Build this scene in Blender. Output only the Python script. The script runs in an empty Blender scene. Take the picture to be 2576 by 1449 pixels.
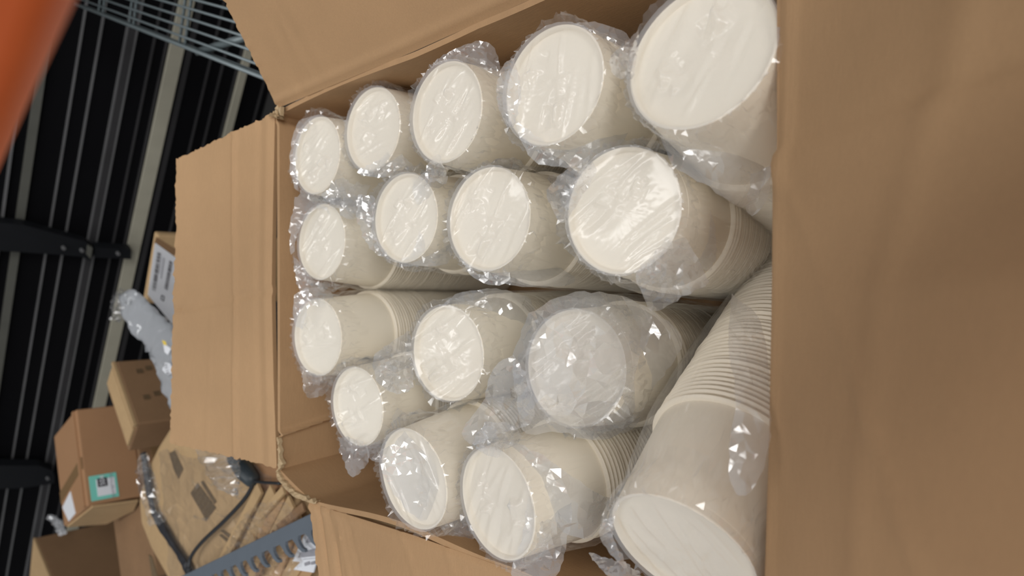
import bpy, bmesh, math, random
import numpy as np
from mathutils import Vector, Matrix
from mathutils.geometry import delaunay_2d_cdt

SC = bpy.context.scene
COL = SC.collection
rad = math.radians

# ------------------------------------------------------------------ camera
FPX = 1800.0                       # focal length in pixels of the 2576 x 1449 frame
PITCH = rad(45.5)
CAMZ = 0.99
cam_data = bpy.data.cameras.new('camera')
cam = bpy.data.objects.new('camera', cam_data)
COL.objects.link(cam)
cam_data.sensor_fit = 'HORIZONTAL'
cam_data.sensor_width = 36.0
cam_data.lens = 36.0 * FPX / 2576.0
cam_data.clip_start = 0.01
cam_data.dof.use_dof = True
cam_data.dof.focus_distance = 0.52
cam_data.dof.aperture_fstop = 7.5
RT = np.array([1.0, 0, 0])                                        # world right (photo: up)
FW = np.array([0, math.cos(PITCH), -math.sin(PITCH)])             # view direction
UP = np.array([0, math.sin(PITCH), math.cos(PITCH)])              # phone was turned a quarter: photo left
CAM = np.array([0, 0, CAMZ])
# camera axes: image x = -UP, image up = RT
cam.matrix_world = Matrix(((-UP[0], RT[0], -FW[0], CAM[0]),
                           (-UP[1], RT[1], -FW[1], CAM[1]),
                           (-UP[2], RT[2], -FW[2], CAM[2]),
                           (0, 0, 0, 1)))
SC.camera = cam

# ------------------------------------------------------------------ world, lights, exposure
world = bpy.data.worlds.new('warehouse_ambient')
SC.world = world
world.use_nodes = True
world.node_tree.nodes['Background'].inputs[0].default_value = (0.95, 0.97, 1.0, 1)
world.node_tree.nodes['Background'].inputs[1].default_value = 0.42

def area(name, loc, size, energy, color=(1, 0.99, 0.98), target=None):
    d = bpy.data.lights.new(name, 'AREA')
    d.shape = 'RECTANGLE'
    d.size, d.size_y = size
    d.energy = energy
    d.color = color
    o = bpy.data.objects.new(name, d)
    COL.objects.link(o)
    o.location = loc
    if target is not None:
        o.rotation_euler = (Vector(target) - Vector(loc)).to_track_quat('-Z', 'Y').to_euler()
    return o

# added soft key behind the camera to brighten the cup sides, ceiling strips over the aisle
area('rear_key_light', (1.0, -3.5, 3.3), (2.4, 1.1), 122, target=(0, 0.5, 0.6))
area('ceiling_strip_light', (-0.9, -1.2, 3.8), (0.25, 2.6), 16)
area('ceiling_strip_light', (1.1, -1.2, 3.8), (0.25, 2.6), 14)
area('ceiling_strip_light', (-0.6, 1.6, 3.8), (0.25, 2.6), 34)
area('ceiling_strip_light', (0.9, 1.6, 3.8), (0.25, 2.6), 26)

SC.view_settings.view_transform = 'Standard'
SC.view_settings.look = 'None'
SC.view_settings.gamma = 1.0
SC.view_settings.use_curve_mapping = False
SC.view_settings.exposure = -0.25

# ------------------------------------------------------------------ pixel helpers (points are real places in the room)
def ray(px, py):
    return RT * (724.5 - py) / FPX - UP * (px - 1288) / FPX + FW
def at(px, py, z):
    return CAM + ray(px, py) * z
def on_plane(px, py, p0, n):
    d = ray(px, py)
    return CAM + d * (np.dot(np.asarray(p0) - CAM, n) / np.dot(d, n))
def on_z(px, py, z):
    return on_plane(px, py, (0, 0, z), (0, 0, 1))
def nrm(v):
    v = np.asarray(v, float)
    return v / np.linalg.norm(v)

# ------------------------------------------------------------------ materials
def new_mat(name):
    m = bpy.data.materials.new(name)
    m.use_nodes = True
    nt = m.node_tree
    for n in list(nt.nodes):
        nt.nodes.remove(n)
    return m, nt
def nd(nt, typ, **kw):
    n = nt.nodes.new(typ)
    for k, v in kw.items():
        if hasattr(n, k):
            setattr(n, k, v)
    return n
def setin(n, **kw):
    for k, v in kw.items():
        n.inputs[k.replace('_', ' ')].default_value = v

def plain(name, color, rough=0.6, metal=0.0, noise=0.12, scale=30.0, bump=0.0, spec=0.5):
    m, nt = new_mat(name)
    out = nd(nt, 'ShaderNodeOutputMaterial')
    p = nd(nt, 'ShaderNodeBsdfPrincipled')
    setin(p, Roughness=rough, Metallic=metal)
    p.inputs['Specular IOR Level'].default_value = spec
    tc = nd(nt, 'ShaderNodeTexCoord')
    nz = nd(nt, 'ShaderNodeTexNoise')
    setin(nz, Scale=scale, Detail=4.0)
    nt.links.new(tc.outputs['Object'], nz.inputs['Vector'])
    mx = nd(nt, 'ShaderNodeMix', data_type='RGBA')
    nt.links.new(nz.outputs['Fac'], mx.inputs[0])
    c = np.array(color)
    mx.inputs[6].default_value = (*np.clip(c * (1 - noise), 0, 1), 1)
    mx.inputs[7].default_value = (*np.clip(c * (1 + noise), 0, 1), 1)
    nt.links.new(mx.outputs[2], p.inputs['Base Color'])
    if bump > 0:
        b = nd(nt, 'ShaderNodeBump')
        setin(b, Strength=bump, Distance=0.002)
        nt.links.new(nz.outputs['Fac'], b.inputs['Height'])
        nt.links.new(b.outputs[0], p.inputs['Normal'])
    nt.links.new(p.outputs[0], out.inputs[0])
    return m

def cardboard(name, color, streak=(1, 1, 1), contrast=0.10):
    """kraft board: soft blotches, fine fibre streaks, low gloss"""
    m, nt = new_mat(name)
    out = nd(nt, 'ShaderNodeOutputMaterial')
    p = nd(nt, 'ShaderNodeBsdfPrincipled')
    setin(p, Roughness=0.72)
    p.inputs['Specular IOR Level'].default_value = 0.25
    tc = nd(nt, 'ShaderNodeTexCoord')
    mp = nd(nt, 'ShaderNodeMapping')
    mp.inputs['Scale'].default_value = streak
    nt.links.new(tc.outputs['Object'], mp.inputs['Vector'])
    n1 = nd(nt, 'ShaderNodeTexNoise'); setin(n1, Scale=7.0, Detail=5.0, Roughness=0.6)
    n2 = nd(nt, 'ShaderNodeTexNoise'); setin(n2, Scale=90.0, Detail=3.0)
    n3 = nd(nt, 'ShaderNodeTexNoise'); setin(n3, Scale=900.0, Detail=2.0)
    nt.links.new(tc.outputs['Object'], n1.inputs['Vector'])
    nt.links.new(mp.outputs[0], n2.inputs['Vector'])
    nt.links.new(tc.outputs['Object'], n3.inputs['Vector'])
    a = nd(nt, 'ShaderNodeMath', operation='MULTIPLY_ADD'); a.inputs[1].default_value = 0.45
    nt.links.new(n2.outputs['Fac'], a.inputs[0]); nt.links.new(n1.outputs['Fac'], a.inputs[2])
    b_ = nd(nt, 'ShaderNodeMath', operation='MULTIPLY_ADD'); b_.inputs[1].default_value = 0.45
    nt.links.new(n3.outputs['Fac'], b_.inputs[0]); nt.links.new(a.outputs[0], b_.inputs[2])
    cr = nd(nt, 'ShaderNodeValToRGB')
    c = np.array(color)
    cr.color_ramp.elements[0].position = 0.55
    cr.color_ramp.elements[0].color = (*(c * (1 - contrast)), 1)
    cr.color_ramp.elements[1].position = 1.3 if False else 1.0
    cr.color_ramp.elements[1].color = (*np.clip(c * (1 + contrast), 0, 1), 1)
    sc = nd(nt, 'ShaderNodeMath', operation='MULTIPLY'); sc.inputs[1].default_value = 0.80
    nt.links.new(b_.outputs[0], sc.inputs[0])
    nt.links.new(sc.outputs[0], cr.inputs[0])
    nt.links.new(cr.outputs[0], p.inputs['Base Color'])
    bm = nd(nt, 'ShaderNodeBump'); setin(bm, Strength=0.25, Distance=0.0012)
    nt.links.new(a.outputs[0], bm.inputs['Height'])
    nt.links.new(bm.outputs[0], p.inputs['Normal'])
    nt.links.new(p.outputs[0], out.inputs[0])
    return m

def film(name, haze, gloss=1.0, tint=(0.97, 0.97, 0.98), rough=0.10, bump=0.5, bscale=60.0, streak=(1, 1, 0.25), edge=0.35):
    """clear polythene: mostly see-through, milky where seen edge-on, sharp reflections on the creases"""
    m, nt = new_mat(name)
    out = nd(nt, 'ShaderNodeOutputMaterial')
    tr = nd(nt, 'ShaderNodeBsdfTransparent'); tr.inputs[0].default_value = (*tint, 1)
    df = nd(nt, 'ShaderNodeBsdfDiffuse'); df.inputs[0].default_value = (0.90, 0.925, 0.96, 1)
    tl = nd(nt, 'ShaderNodeBsdfTranslucent'); tl.inputs[0].default_value = (0.90, 0.925, 0.96, 1)
    md = nd(nt, 'ShaderNodeMixShader'); md.inputs[0].default_value = 0.4
    nt.links.new(df.outputs[0], md.inputs[1]); nt.links.new(tl.outputs[0], md.inputs[2])
    gl = nd(nt, 'ShaderNodeBsdfGlossy'); gl.inputs['Roughness'].default_value = rough
    gl.inputs[0].default_value = (1, 1, 1, 1)
    tc = nd(nt, 'ShaderNodeTexCoord')
    mp = nd(nt, 'ShaderNodeMapping'); mp.inputs['Scale'].default_value = streak
    nt.links.new(tc.outputs['Object'], mp.inputs['Vector'])
    nz = nd(nt, 'ShaderNodeTexVoronoi'); nz.feature = 'F1'; setin(nz, Scale=bscale)
    nw = nd(nt, 'ShaderNodeTexNoise'); setin(nw, Scale=bscale * 0.5, Detail=3.0)
    va = nd(nt, 'ShaderNodeMix', data_type='VECTOR'); va.inputs[0].default_value = 0.06
    nt.links.new(mp.outputs[0], va.inputs[4]); nt.links.new(nw.outputs['Color'], va.inputs[5])
    nt.links.new(mp.outputs[0], nw.inputs['Vector'])
    nt.links.new(va.outputs[1], nz.inputs['Vector'])
    bp = nd(nt, 'ShaderNodeBump'); setin(bp, Strength=bump, Distance=0.004)
    nt.links.new(nz.outputs['Distance'], bp.inputs['Height'])
    nt.links.new(bp.outputs[0], gl.inputs['Normal'])
    lw = nd(nt, 'ShaderNodeLayerWeight'); lw.inputs['Blend'].default_value = 0.35
    h = nd(nt, 'ShaderNodeMath', operation='MULTIPLY_ADD'); h.inputs[1].default_value = edge; h.inputs[2].default_value = haze
    h.use_clamp = True
    nt.links.new(lw.outputs['Facing'], h.inputs[0])
    m1 = nd(nt, 'ShaderNodeMixShader')
    nt.links.new(h.outputs[0], m1.inputs[0]); nt.links.new(tr.outputs[0], m1.inputs[1]); nt.links.new(md.outputs[0], m1.inputs[2])
    lf_ = nd(nt, 'ShaderNodeLayerWeight'); lf_.inputs['Blend'].default_value = 0.5
    nt.links.new(bp.outputs[0], lf_.inputs['Normal'])
    pw = nd(nt, 'ShaderNodeMath', operation='POWER'); pw.inputs[1].default_value = 4.0
    nt.links.new(lf_.outputs['Facing'], pw.inputs[0])
    g = nd(nt, 'ShaderNodeMath', operation='MULTIPLY_ADD'); g.inputs[1].default_value = 0.55 * gloss; g.inputs[2].default_value = 0.055 * gloss
    g.use_clamp = True
    nt.links.new(pw.outputs[0], g.inputs[0])
    m2 = nd(nt, 'ShaderNodeMixShader')
    nt.links.new(g.outputs[0], m2.inputs[0]); nt.links.new(m1.outputs[0], m2.inputs[1]); nt.links.new(gl.outputs[0], m2.inputs[2])
    nt.links.new(m2.outputs[0], out.inputs[0])
    return m

M = {}
M['kraft'] = cardboard('kraft_board', (0.455, 0.285, 0.150), (1, 9, 9), 0.08)
M['kraft_in'] = cardboard('kraft_board_inside', (0.44, 0.275, 0.145), (1, 1, 9), 0.10)
M['kraft_red'] = cardboard('kraft_board_reddish', (0.37, 0.205, 0.105), (9, 1, 1), 0.07)
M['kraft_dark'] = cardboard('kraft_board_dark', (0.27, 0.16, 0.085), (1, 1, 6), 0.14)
M['kraft_pale'] = cardboard('kraft_board_pale', (0.50, 0.34, 0.18), (1, 1, 6), 0.12)
M['torn'] = cardboard('torn_board_fibre', (0.46, 0.34, 0.20), (3, 3, 3), 0.2)
M['cup'] = plain('cream_cup_board', (0.95, 0.872, 0.72), 0.42, 0, 0.02, 12)
M['film'] = film('clear_bag_film', 0.04, 0.9, tint=(1, 1, 1), bump=0.15, bscale=30, edge=0.05)
M['film_cap'] = film('film_stretched_over_base', 0.30, 0.55, tint=(1, 1, 1), rough=0.15, bump=0.10, bscale=30, edge=0.10)
M['film_tail'] = film('gathered_bag_film', 0.26, 2.3, tint=(1, 1, 1), rough=0.13, bump=0.10, bscale=60, streak=(1, 1, 1), edge=0.18)
M['film_pile'] = film('wrap_film_on_pile', 0.02, 1.2, tint=(1, 1, 1), bump=0.4, bscale=30, streak=(1, 1, 1), edge=0.06)
M['poly'] = film('grey_poly_bag', 0.42, 1.0, tint=(0.62, 0.65, 0.68), bump=0.5, bscale=30, streak=(1, 1, 1))
M['black'] = plain('black_door_steel', (0.003, 0.003, 0.004), 0.75, 0, 0.3, 8, spec=0.12)
M['black_rail'] = plain('black_strut_steel', (0.010, 0.011, 0.013), 0.5, 0, 0.2, 14, spec=0.2)
M['rib'] = plain('lit_rib_edge', (0.13, 0.13, 0.132), 0.55, 0, 0.25, 12)  # grey paints in the light caught by the black ribs
M['rib_dim'] = plain('dimly_lit_rib_edge', (0.035, 0.034, 0.036), 0.55, 0, 0.25, 12)  # darker copy for ribs that catch less light
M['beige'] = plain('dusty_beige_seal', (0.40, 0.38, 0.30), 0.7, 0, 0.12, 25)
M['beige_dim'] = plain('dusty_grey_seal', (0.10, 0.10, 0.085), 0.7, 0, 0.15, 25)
M['wire'] = plain('blue_grey_wire_coating', (0.20, 0.24, 0.25), 0.4, 0.3, 0.12, 20)
M['orange'] = plain('orange_beam_paint', (0.96, 0.17, 0.032), 0.45, 0, 0.10, 60)
M['white'] = plain('white_label_paper', (0.78, 0.80, 0.84), 0.55, 0, 0.03, 40)
M['ink'] = plain('dark_print_ink', (0.045, 0.04, 0.05), 0.6, 0, 0.1, 60)
M['ink_grey'] = plain('grey_print_ink', (0.30, 0.30, 0.33), 0.6, 0, 0.1, 60)
M['ink_brown'] = plain('brown_print_on_board', (0.155, 0.105, 0.055), 0.65, 0, 0.25, 90)
M['teal'] = plain('mint_label_paper', (0.20, 0.62, 0.52), 0.5, 0, 0.04, 40)
M['yellow'] = plain('yellow_sticker', (0.75, 0.55, 0.05), 0.5, 0, 0.05, 40)
M['slate'] = plain('slate_grey_plastic', (0.13, 0.155, 0.185), 0.45, 0, 0.08, 40)
M['plug'] = plain('dark_teal_grey_plastic', (0.035, 0.047, 0.055), 0.45, 0, 0.08, 40)
M['cord'] = plain('black_rubber_cord', (0.02, 0.022, 0.026), 0.5, 0, 0.1, 40)
M['strap'] = plain('black_webbing', (0.022, 0.023, 0.028), 0.55, 0, 0.25, 60)
M['tape'] = plain('brown_packing_tape', (0.25, 0.155, 0.075), 0.25, 0, 0.08, 30)
M['floor'] = plain('grey_concrete', (0.022, 0.021, 0.020), 0.8, 0, 0.2, 3, 0.3)

# ------------------------------------------------------------------ object helpers
def tag(o, label=None, cat=None, group=None, kind=None):
    if label: o['label'] = label
    if cat: o['category'] = cat
    if group: o['group'] = group
    if kind: o['kind'] = kind
    return o
def thing(name, loc, label, cat, group=None, rot=None):
    o = bpy.data.objects.new(name, None)
    o.empty_display_size = 0.03
    COL.objects.link(o)
    if rot is not None:
        o.matrix_world = Matrix.Translation(Vector(loc)) @ rot.to_4x4()
    else:
        o.location = loc
    return tag(o, label, cat, group)
def root_loc(p):
    v = Vector((0, 0, 0))
    while p is not None:
        v += p.location
        p = p.parent
    return v
def mesh(name, verts, faces, mat, parent=None, smooth=False, local=False):
    """verts in world coordinates unless local; parents made by this helper are never rotated"""
    me = bpy.data.meshes.new(name)
    V = np.asarray(verts, float).reshape(-1, 3)
    if local:
        me.from_pydata(V.tolist(), [], faces)
        loc = None
    else:
        c = np.array([V[:, 0].mean(), V[:, 1].mean(), V[:, 2].min()])
        if parent is not None:
            c = np.array(root_loc(parent))
        me.from_pydata((V - c).tolist(), [], faces)
        loc = c
    me.materials.append(mat)
    if smooth:
        for p in me.polygons: p.use_smooth = True
    me.update()
    o = bpy.data.objects.new(name, me)
    COL.objects.link(o)
    if parent is not None:
        o.parent = parent
    elif loc is not None:
        o.location = loc
    return o
class MB:
    def __init__(s): s.v = []; s.f = []
    def add(s, v, f):
        k = len(s.v)
        s.v += [tuple(map(float, q)) for q in v]
        s.f += [tuple(i + k for i in q) for q in f]
    def box(s, c, ax, ay, az, b=0.0):
        """box with centre c and half vectors ax, ay, az"""
        c, ax, ay, az = map(np.asarray, (c, ax, ay, az))
        v = [c + i * ax + j * ay + k * az for k in (-1, 1) for j in (-1, 1) for i in (-1, 1)]
        s.add(v, [(0, 2, 3, 1), (4, 5, 7, 6), (0, 1, 5, 4), (2, 6, 7, 3), (0, 4, 6, 2), (1, 3, 7, 5)])
    def prism(s, poly, ext):
        poly = [np.asarray(p, float) for p in poly]
        n = len(poly)
        v = poly + [p + np.asarray(ext) for p in poly]
        f = [tuple(range(n)), tuple(range(2 * n - 1, n - 1, -1))]
        f += [(i, n + i, n + (i + 1) % n, (i + 1) % n) for i in range(n)]
        s.add(v, f)
    def tube(s, pts, r, n=8):
        pts = [np.asarray(p, float) for p in pts]
        v = []; f = []
        a = None
        for i, p in enumerate(pts):
            d = nrm(pts[min(i + 1, len(pts) - 1)] - pts[max(i - 1, 0)])
            if a is None:
                a = nrm(np.cross(d, (0.3, 0.2, 0.9)))
            a = nrm(a - d * a.dot(d)); b = np.cross(d, a)
            rr = r[i] if hasattr(r, '__len__') else r
            v += [p + rr * (math.cos(t) * a + math.sin(t) * b) for t in np.linspace(0, 2 * math.pi, n, endpoint=False)]
        for i in range(len(pts) - 1):
            for k in range(n):
                f.append((i * n + k, i * n + (k + 1) % n, (i + 1) * n + (k + 1) % n, (i + 1) * n + k))
        f.append(tuple(range(n - 1, -1, -1))); f.append(tuple((len(pts) - 1) * n + k for k in range(n)))
        s.add(v, f)
    def build(s, name, mat, parent=None, smooth=False):
        o = mesh(name, s.v, s.f, mat, parent, smooth)
        bm = bmesh.new(); bm.from_mesh(o.data); bmesh.ops.recalc_face_normals(bm, faces=bm.faces); bm.to_mesh(o.data); bm.free()
        return o
def bevel(o, w=0.003, seg=2):
    m = o.modifiers.new('bevel', 'BEVEL'); m.width = w; m.segments = seg; m.limit_method = 'ANGLE'
    return o
def spline(pts, n=8):
    P = [np.asarray(p, float) for p in pts]
    P = [2 * P[0] - P[1]] + P + [2 * P[-1] - P[-2]]
    out = []
    for i in range(1, len(P) - 2):
        for t in np.linspace(0, 1, n, endpoint=False):
            a, b, c, d = P[i - 1:i + 3]
            out.append(0.5 * (2 * b + (c - a) * t + (2 * a - 5 * b + 4 * c - d) * t * t + (3 * b - a - 3 * c + d) * t ** 3))
    out.append(P[-2])
    return out

def sheet(name, edge_a, edge_b, mat, parent, thick=0.005, nu=40, nv=24, fn=None, side=1, ragged=0.0, seed=0):
    """cardboard panel lofted between two polylines, with thickness, creases (fn) and slightly frayed edges"""
    rng = np.random.default_rng(seed)
    def resample(pl, n):
        pl = np.asarray(pl, float)
        d = np.r_[0, np.cumsum(np.linalg.norm(np.diff(pl, axis=0), axis=1))]
        t = np.linspace(0, d[-1], n)
        return np.stack([np.interp(t, d, pl[:, k]) for k in range(3)], 1)
    A = resample(edge_a, nu); B = resample(edge_b, nu)
    v = np.linspace(0, 1, nv)[:, None, None]
    G = A[None] * (1 - v) + B[None] * v                       # nv, nu, 3
    du = np.gradient(G, axis=1); dv = np.gradient(G, axis=0)
    N = np.cross(du, dv); N /= np.linalg.norm(N, axis=2, keepdims=True); N = N * side
    uu, vv = np.meshgrid(np.linspace(0, 1, nu), np.linspace(0, 1, nv))
    if fn is not None:
        G = G + N * fn(uu, vv)[..., None]
    if ragged > 0:
        G[-1] += rng.normal(0, ragged, (nu, 3)) * 0.6
        G[:, 0] += rng.normal(0, ragged, (nv, 3)) * 0.6
        G[:, -1] += rng.normal(0, ragged, (nv, 3)) * 0.6
    T = G.reshape(-1, 3); Bk = (G - N * thick).reshape(-1, 3)
    n = nu * nv
    f = []
    ix = lambda j, i: j * nu + i
    for j in range(nv - 1):
        for i in range(nu - 1):
            f.append((ix(j, i), ix(j, i + 1), ix(j + 1, i + 1), ix(j + 1, i)))
            f.append((n + ix(j, i), n + ix(j + 1, i), n + ix(j + 1, i + 1), n + ix(j, i + 1)))
    ring = [ix(0, i) for i in range(nu)] + [ix(j, nu - 1) for j in range(1, nv)] + [ix(nv - 1, i) for i in range(nu - 2, -1, -1)] + [ix(j, 0) for j in range(nv - 2, 0, -1)]
    for a, b in zip(ring, ring[1:] + ring[:1]):
        f.append((a, n + a, n + b, b))
    o = mesh(name, np.vstack([T, Bk]), f, mat, parent)
    bm = bmesh.new(); bm.from_mesh(o.data); bmesh.ops.recalc_face_normals(bm, faces=bm.faces); bm.to_mesh(o.data); bm.free()
    for p in o.data.polygons:
        p.use_smooth = True
    o.data.set_sharp_from_angle(angle=rad(50))
    return o
def crease(x, c, w, a):
    return a * np.exp(-((x - c) / w) ** 2)

def text_mesh(txt, origin, ex, ey, size, mat, name, parent, lift=0.0006):
    """flat lettering: ex along the line, ey up the letters"""
    cu = bpy.data.curves.new('lettering', 'FONT'); cu.body = txt; cu.size = size
    cu.align_x = 'CENTER'; cu.align_y = 'CENTER'
    tmp = bpy.data.objects.new('lettering', cu); COL.objects.link(tmp)
    dg = bpy.context.evaluated_depsgraph_get()
    me = bpy.data.meshes.new_from_object(tmp.evaluated_get(dg))
    V = np.array([v.co[:] for v in me.vertices]).reshape(-1, 3); F = [tuple(p.vertices) for p in me.polygons]
    bpy.data.objects.remove(tmp); bpy.data.curves.remove(cu); bpy.data.meshes.remove(me)
    ex, ey = nrm(ex), nrm(ey); n = np.cross(ex, ey)
    W = np.asarray(origin) + V[:, :1] * ex + V[:, 1:2] * ey + n * lift
    return mesh(name, W, F, mat, parent)

# ------------------------------------------------------------------ setting: floor and black sectional door
b = MB(); b.box((0, 1.5, -0.05), (4, 0, 0), (0, 4, 0), (0, 0, 0.05))
tag(b.build('floor', M['floor']), kind='structure')

DP = np.array([0.6, 1.95, 0.0]); DD = nrm((-0.84, 0.545, 0)); DN = nrm((-0.545, -0.84, 0))     # door point, run, normal (to camera)
def on_door(px, py, off=0.0):
    return on_plane(px, py, DP + DN * off, DN)
door = thing('door_1', DP + DD * 1.0, None, None); tag(door, kind='structure')
b = MB(); b.box(DP + DD * 0.9 - DN * 0.03 + np.array([0, 0, 1.6]), DD * 2.9, DN * 0.03, (0, 0, 1.6))
b.build('door_panel', M['black'], door)
def rib(px, py, wpx, mat, name, proud=0.012):
    p = on_door(px, py, proud); d = np.dot(p - CAM, FW)
    h = wpx * d / FPX / 0.80
    s = np.dot(p - DP, DD)
    q = MB(); q.box(DP + DD * 0.9 + DN * proud * 0.5 + np.array([0, 0, p[2]]), DD * 2.9, DN * proud * 0.5, (0, 0, h / 2))
    return q.build(name, mat, door)
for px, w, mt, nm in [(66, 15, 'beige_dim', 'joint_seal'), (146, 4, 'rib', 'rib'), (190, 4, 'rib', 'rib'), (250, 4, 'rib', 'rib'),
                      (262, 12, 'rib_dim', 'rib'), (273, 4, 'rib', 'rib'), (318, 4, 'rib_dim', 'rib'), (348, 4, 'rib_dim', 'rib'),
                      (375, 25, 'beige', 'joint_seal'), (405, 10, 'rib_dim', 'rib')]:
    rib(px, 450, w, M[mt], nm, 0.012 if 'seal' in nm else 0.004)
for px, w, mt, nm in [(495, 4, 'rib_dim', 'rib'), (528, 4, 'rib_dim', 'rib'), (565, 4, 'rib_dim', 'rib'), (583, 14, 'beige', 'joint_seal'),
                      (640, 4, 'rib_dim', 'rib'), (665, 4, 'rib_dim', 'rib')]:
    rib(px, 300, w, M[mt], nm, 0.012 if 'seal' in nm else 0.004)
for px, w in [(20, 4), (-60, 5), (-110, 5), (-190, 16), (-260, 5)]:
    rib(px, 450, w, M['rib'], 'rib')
def strut(pts, name, mat):
    P = [on_door(x, y, 0.05) for x, y in pts]
    q = MB(); q.prism(P, -DN * 0.03)
    return q.build(name, mat, door)
strut([(-150, 545), (60, 566), (215, 608), (232, 622), (234, 645), (226, 656), (205, 646), (140, 640), (-150, 622)], 'strut', M['black_rail'])
strut([(238, 622), (330, 628), (330, 652), (238, 648)], 'strut', M['black_rail'])
strut([(-150, 1170), (100, 1172), (133, 1184), (138, 1200), (136, 1216), (60, 1228), (-150, 1236)], 'strut', M['black_rail'])
for x, y in [(160, 624), (206, 630), (297, 638), (120, 1204)]:
    c = on_door(x, y, 0.055)
    q = MB(); q.tube([c - DN * 0.006, c + DN * 0.004], 0.005, 8); q.build('bolt', M['rib'], door)
q = MB(); P = [on_door(x, y, 0.058) for x, y in [(222, 618), (233, 624), (228, 652), (218, 640)]]
q.prism(P, -DN * 0.012); q.build('hinge_leaf', M['beige_dim'], door)

# ------------------------------------------------------------------ wire shelving behind the open carton
SZ = 0.54
ws_a, ws_b = on_z(205, 16, SZ), on_z(690, 206, SZ)
wd = nrm(ws_b - ws_a); wp = nrm(np.cross(wd, (0, 0, 1)));  wp = wp if wp[0] > 0 else -wp
a0 = ws_a - wd * 0.05; Lr = np.linalg.norm(ws_b - ws_a) + 0.12; dep = 0.36
shelf = thing('wire_shelf_unit', (a0[0], a0[1], 0), 'blue-grey wire shelf unit beside the carton, in front of the black door', 'shelf')
def bar(p, q_, r, name, n=6):
    t = MB(); t.tube([p, q_], r, n); return t.build(name, M['wire'], shelf, True)
t = MB(); t.box((a0 + a0 + wd * Lr) / 2 + np.array([0, 0, -0.010]), wd * Lr / 2, wp * 0.002, (0, 0, 0.009)); bevel(t.build('front_rail', M['wire'], shelf), 0.002)
bar(a0 + np.array([0, 0, 0.002]), a0 + wd * Lr + np.array([0, 0, 0.002]), 0.003, 'rail_wire')
bar(a0 + np.array([0, 0, -0.020]), a0 + wd * Lr + np.array([0, 0, -0.020]), 0.003, 'rail_wire')
k = 0
for s in np.arange(0.014, dep, 0.0150):
    k += 1
    bar(a0 + wp * s, a0 + wp * s + wd * Lr, 0.0020 if k % 6 else 0.0055, 'wire')
for s in (0.16, 0.19, 0.36, 0.385, 0.62, 0.645):
    bar(a0 + wd * s - np.array([0, 0, 0.005]), a0 + wd * s + wp * dep - np.array([0, 0, 0.005]), 0.0026, 'cross_wire')
c0 = on_z(497, 131, SZ - 0.01); c1 = on_z(640, 88, SZ - 0.01)
bar(c0, c1, 0.006, 'brace')
bar(a0 + wp * dep, a0 + wp * dep + wd * Lr, 0.005, 'rail_wire')
for s, w_ in ((Lr, 0), (Lr, dep)):
    p = a0 + wd * s + wp * w_
    bar(np.array([p[0], p[1], 0]), np.array([p[0], p[1], SZ + 0.01]), 0.0125, 'post', 12)

# ------------------------------------------------------------------ orange rack beam right beside the lens
ob1 = CAM + ray(0, 500) * 0.1; 
e1 = CAM + ray(0, 490) * 0.175; e2 = CAM + ray(248, 0) * 0.120
zb = CAM[2] - 0.0371
r1, r2 = ray(0, 505), ray(252, 0)          # photo left border / photo top border
p_far = CAM + ray(0, 500) * (0.0371 / -ray(0, 500)[2]); p_near = CAM + ray(250, 0) * (0.0371 / -ray(250, 0)[2])
bd = nrm(p_far - p_near); bo = nrm(np.cross(bd, (0, 0, 1))); bo = bo if bo[0] > 0 else -bo
rack = thing('rack_beam', (p_near - bd * 0.75)[:2].tolist() + [0], 'bright orange rack beam close to the lens, blurred in the photo corner', 'rack')
prof = []
for a in np.linspace(-90, 0, 9):                      # rounded lower edge, flat web, rounded top edge, in (outward, up)
    prof.append((0.010 - 0.010 * math.cos(rad(a)) , 0.010 + 0.010 * math.sin(rad(a))))
prof = [(0.05, 0.0)] + prof + [(0.0, 0.10), (0.004, 0.108), (0.05, 0.108)]
sec = []
for s in np.linspace(-0.75, 0.55, 27):
    bend = 0.05 * max(0.0, s - 0.02) ** 2 * 3.0
    c = p_near + bd * s
    sec.append([c + bo * (x - bend) + np.array([0, 0, y]) for x, y in prof])
v = [p for r_ in sec for p in r_]; n = len(prof); f = []
for i in range(len(sec) - 1):
    for j in range(n):
        f.append((i * n + j, i * n + (j + 1) % n, (i + 1) * n + (j + 1) % n, (i + 1) * n + j))
f += [tuple(range(n)), tuple(range(len(v) - 1, len(v) - n - 1, -1))]
t = MB(); t.add(v, f); t.build('beam', M['orange'], rack)
t = MB(); pc = p_near - bd * 0.75; t.box((pc[0] + 0.03, pc[1], 0.6), (0.035, 0, 0), (0, 0.035, 0), (0, 0, 0.6)); bevel(t.build('rack_post', M['orange'], rack))

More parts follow.
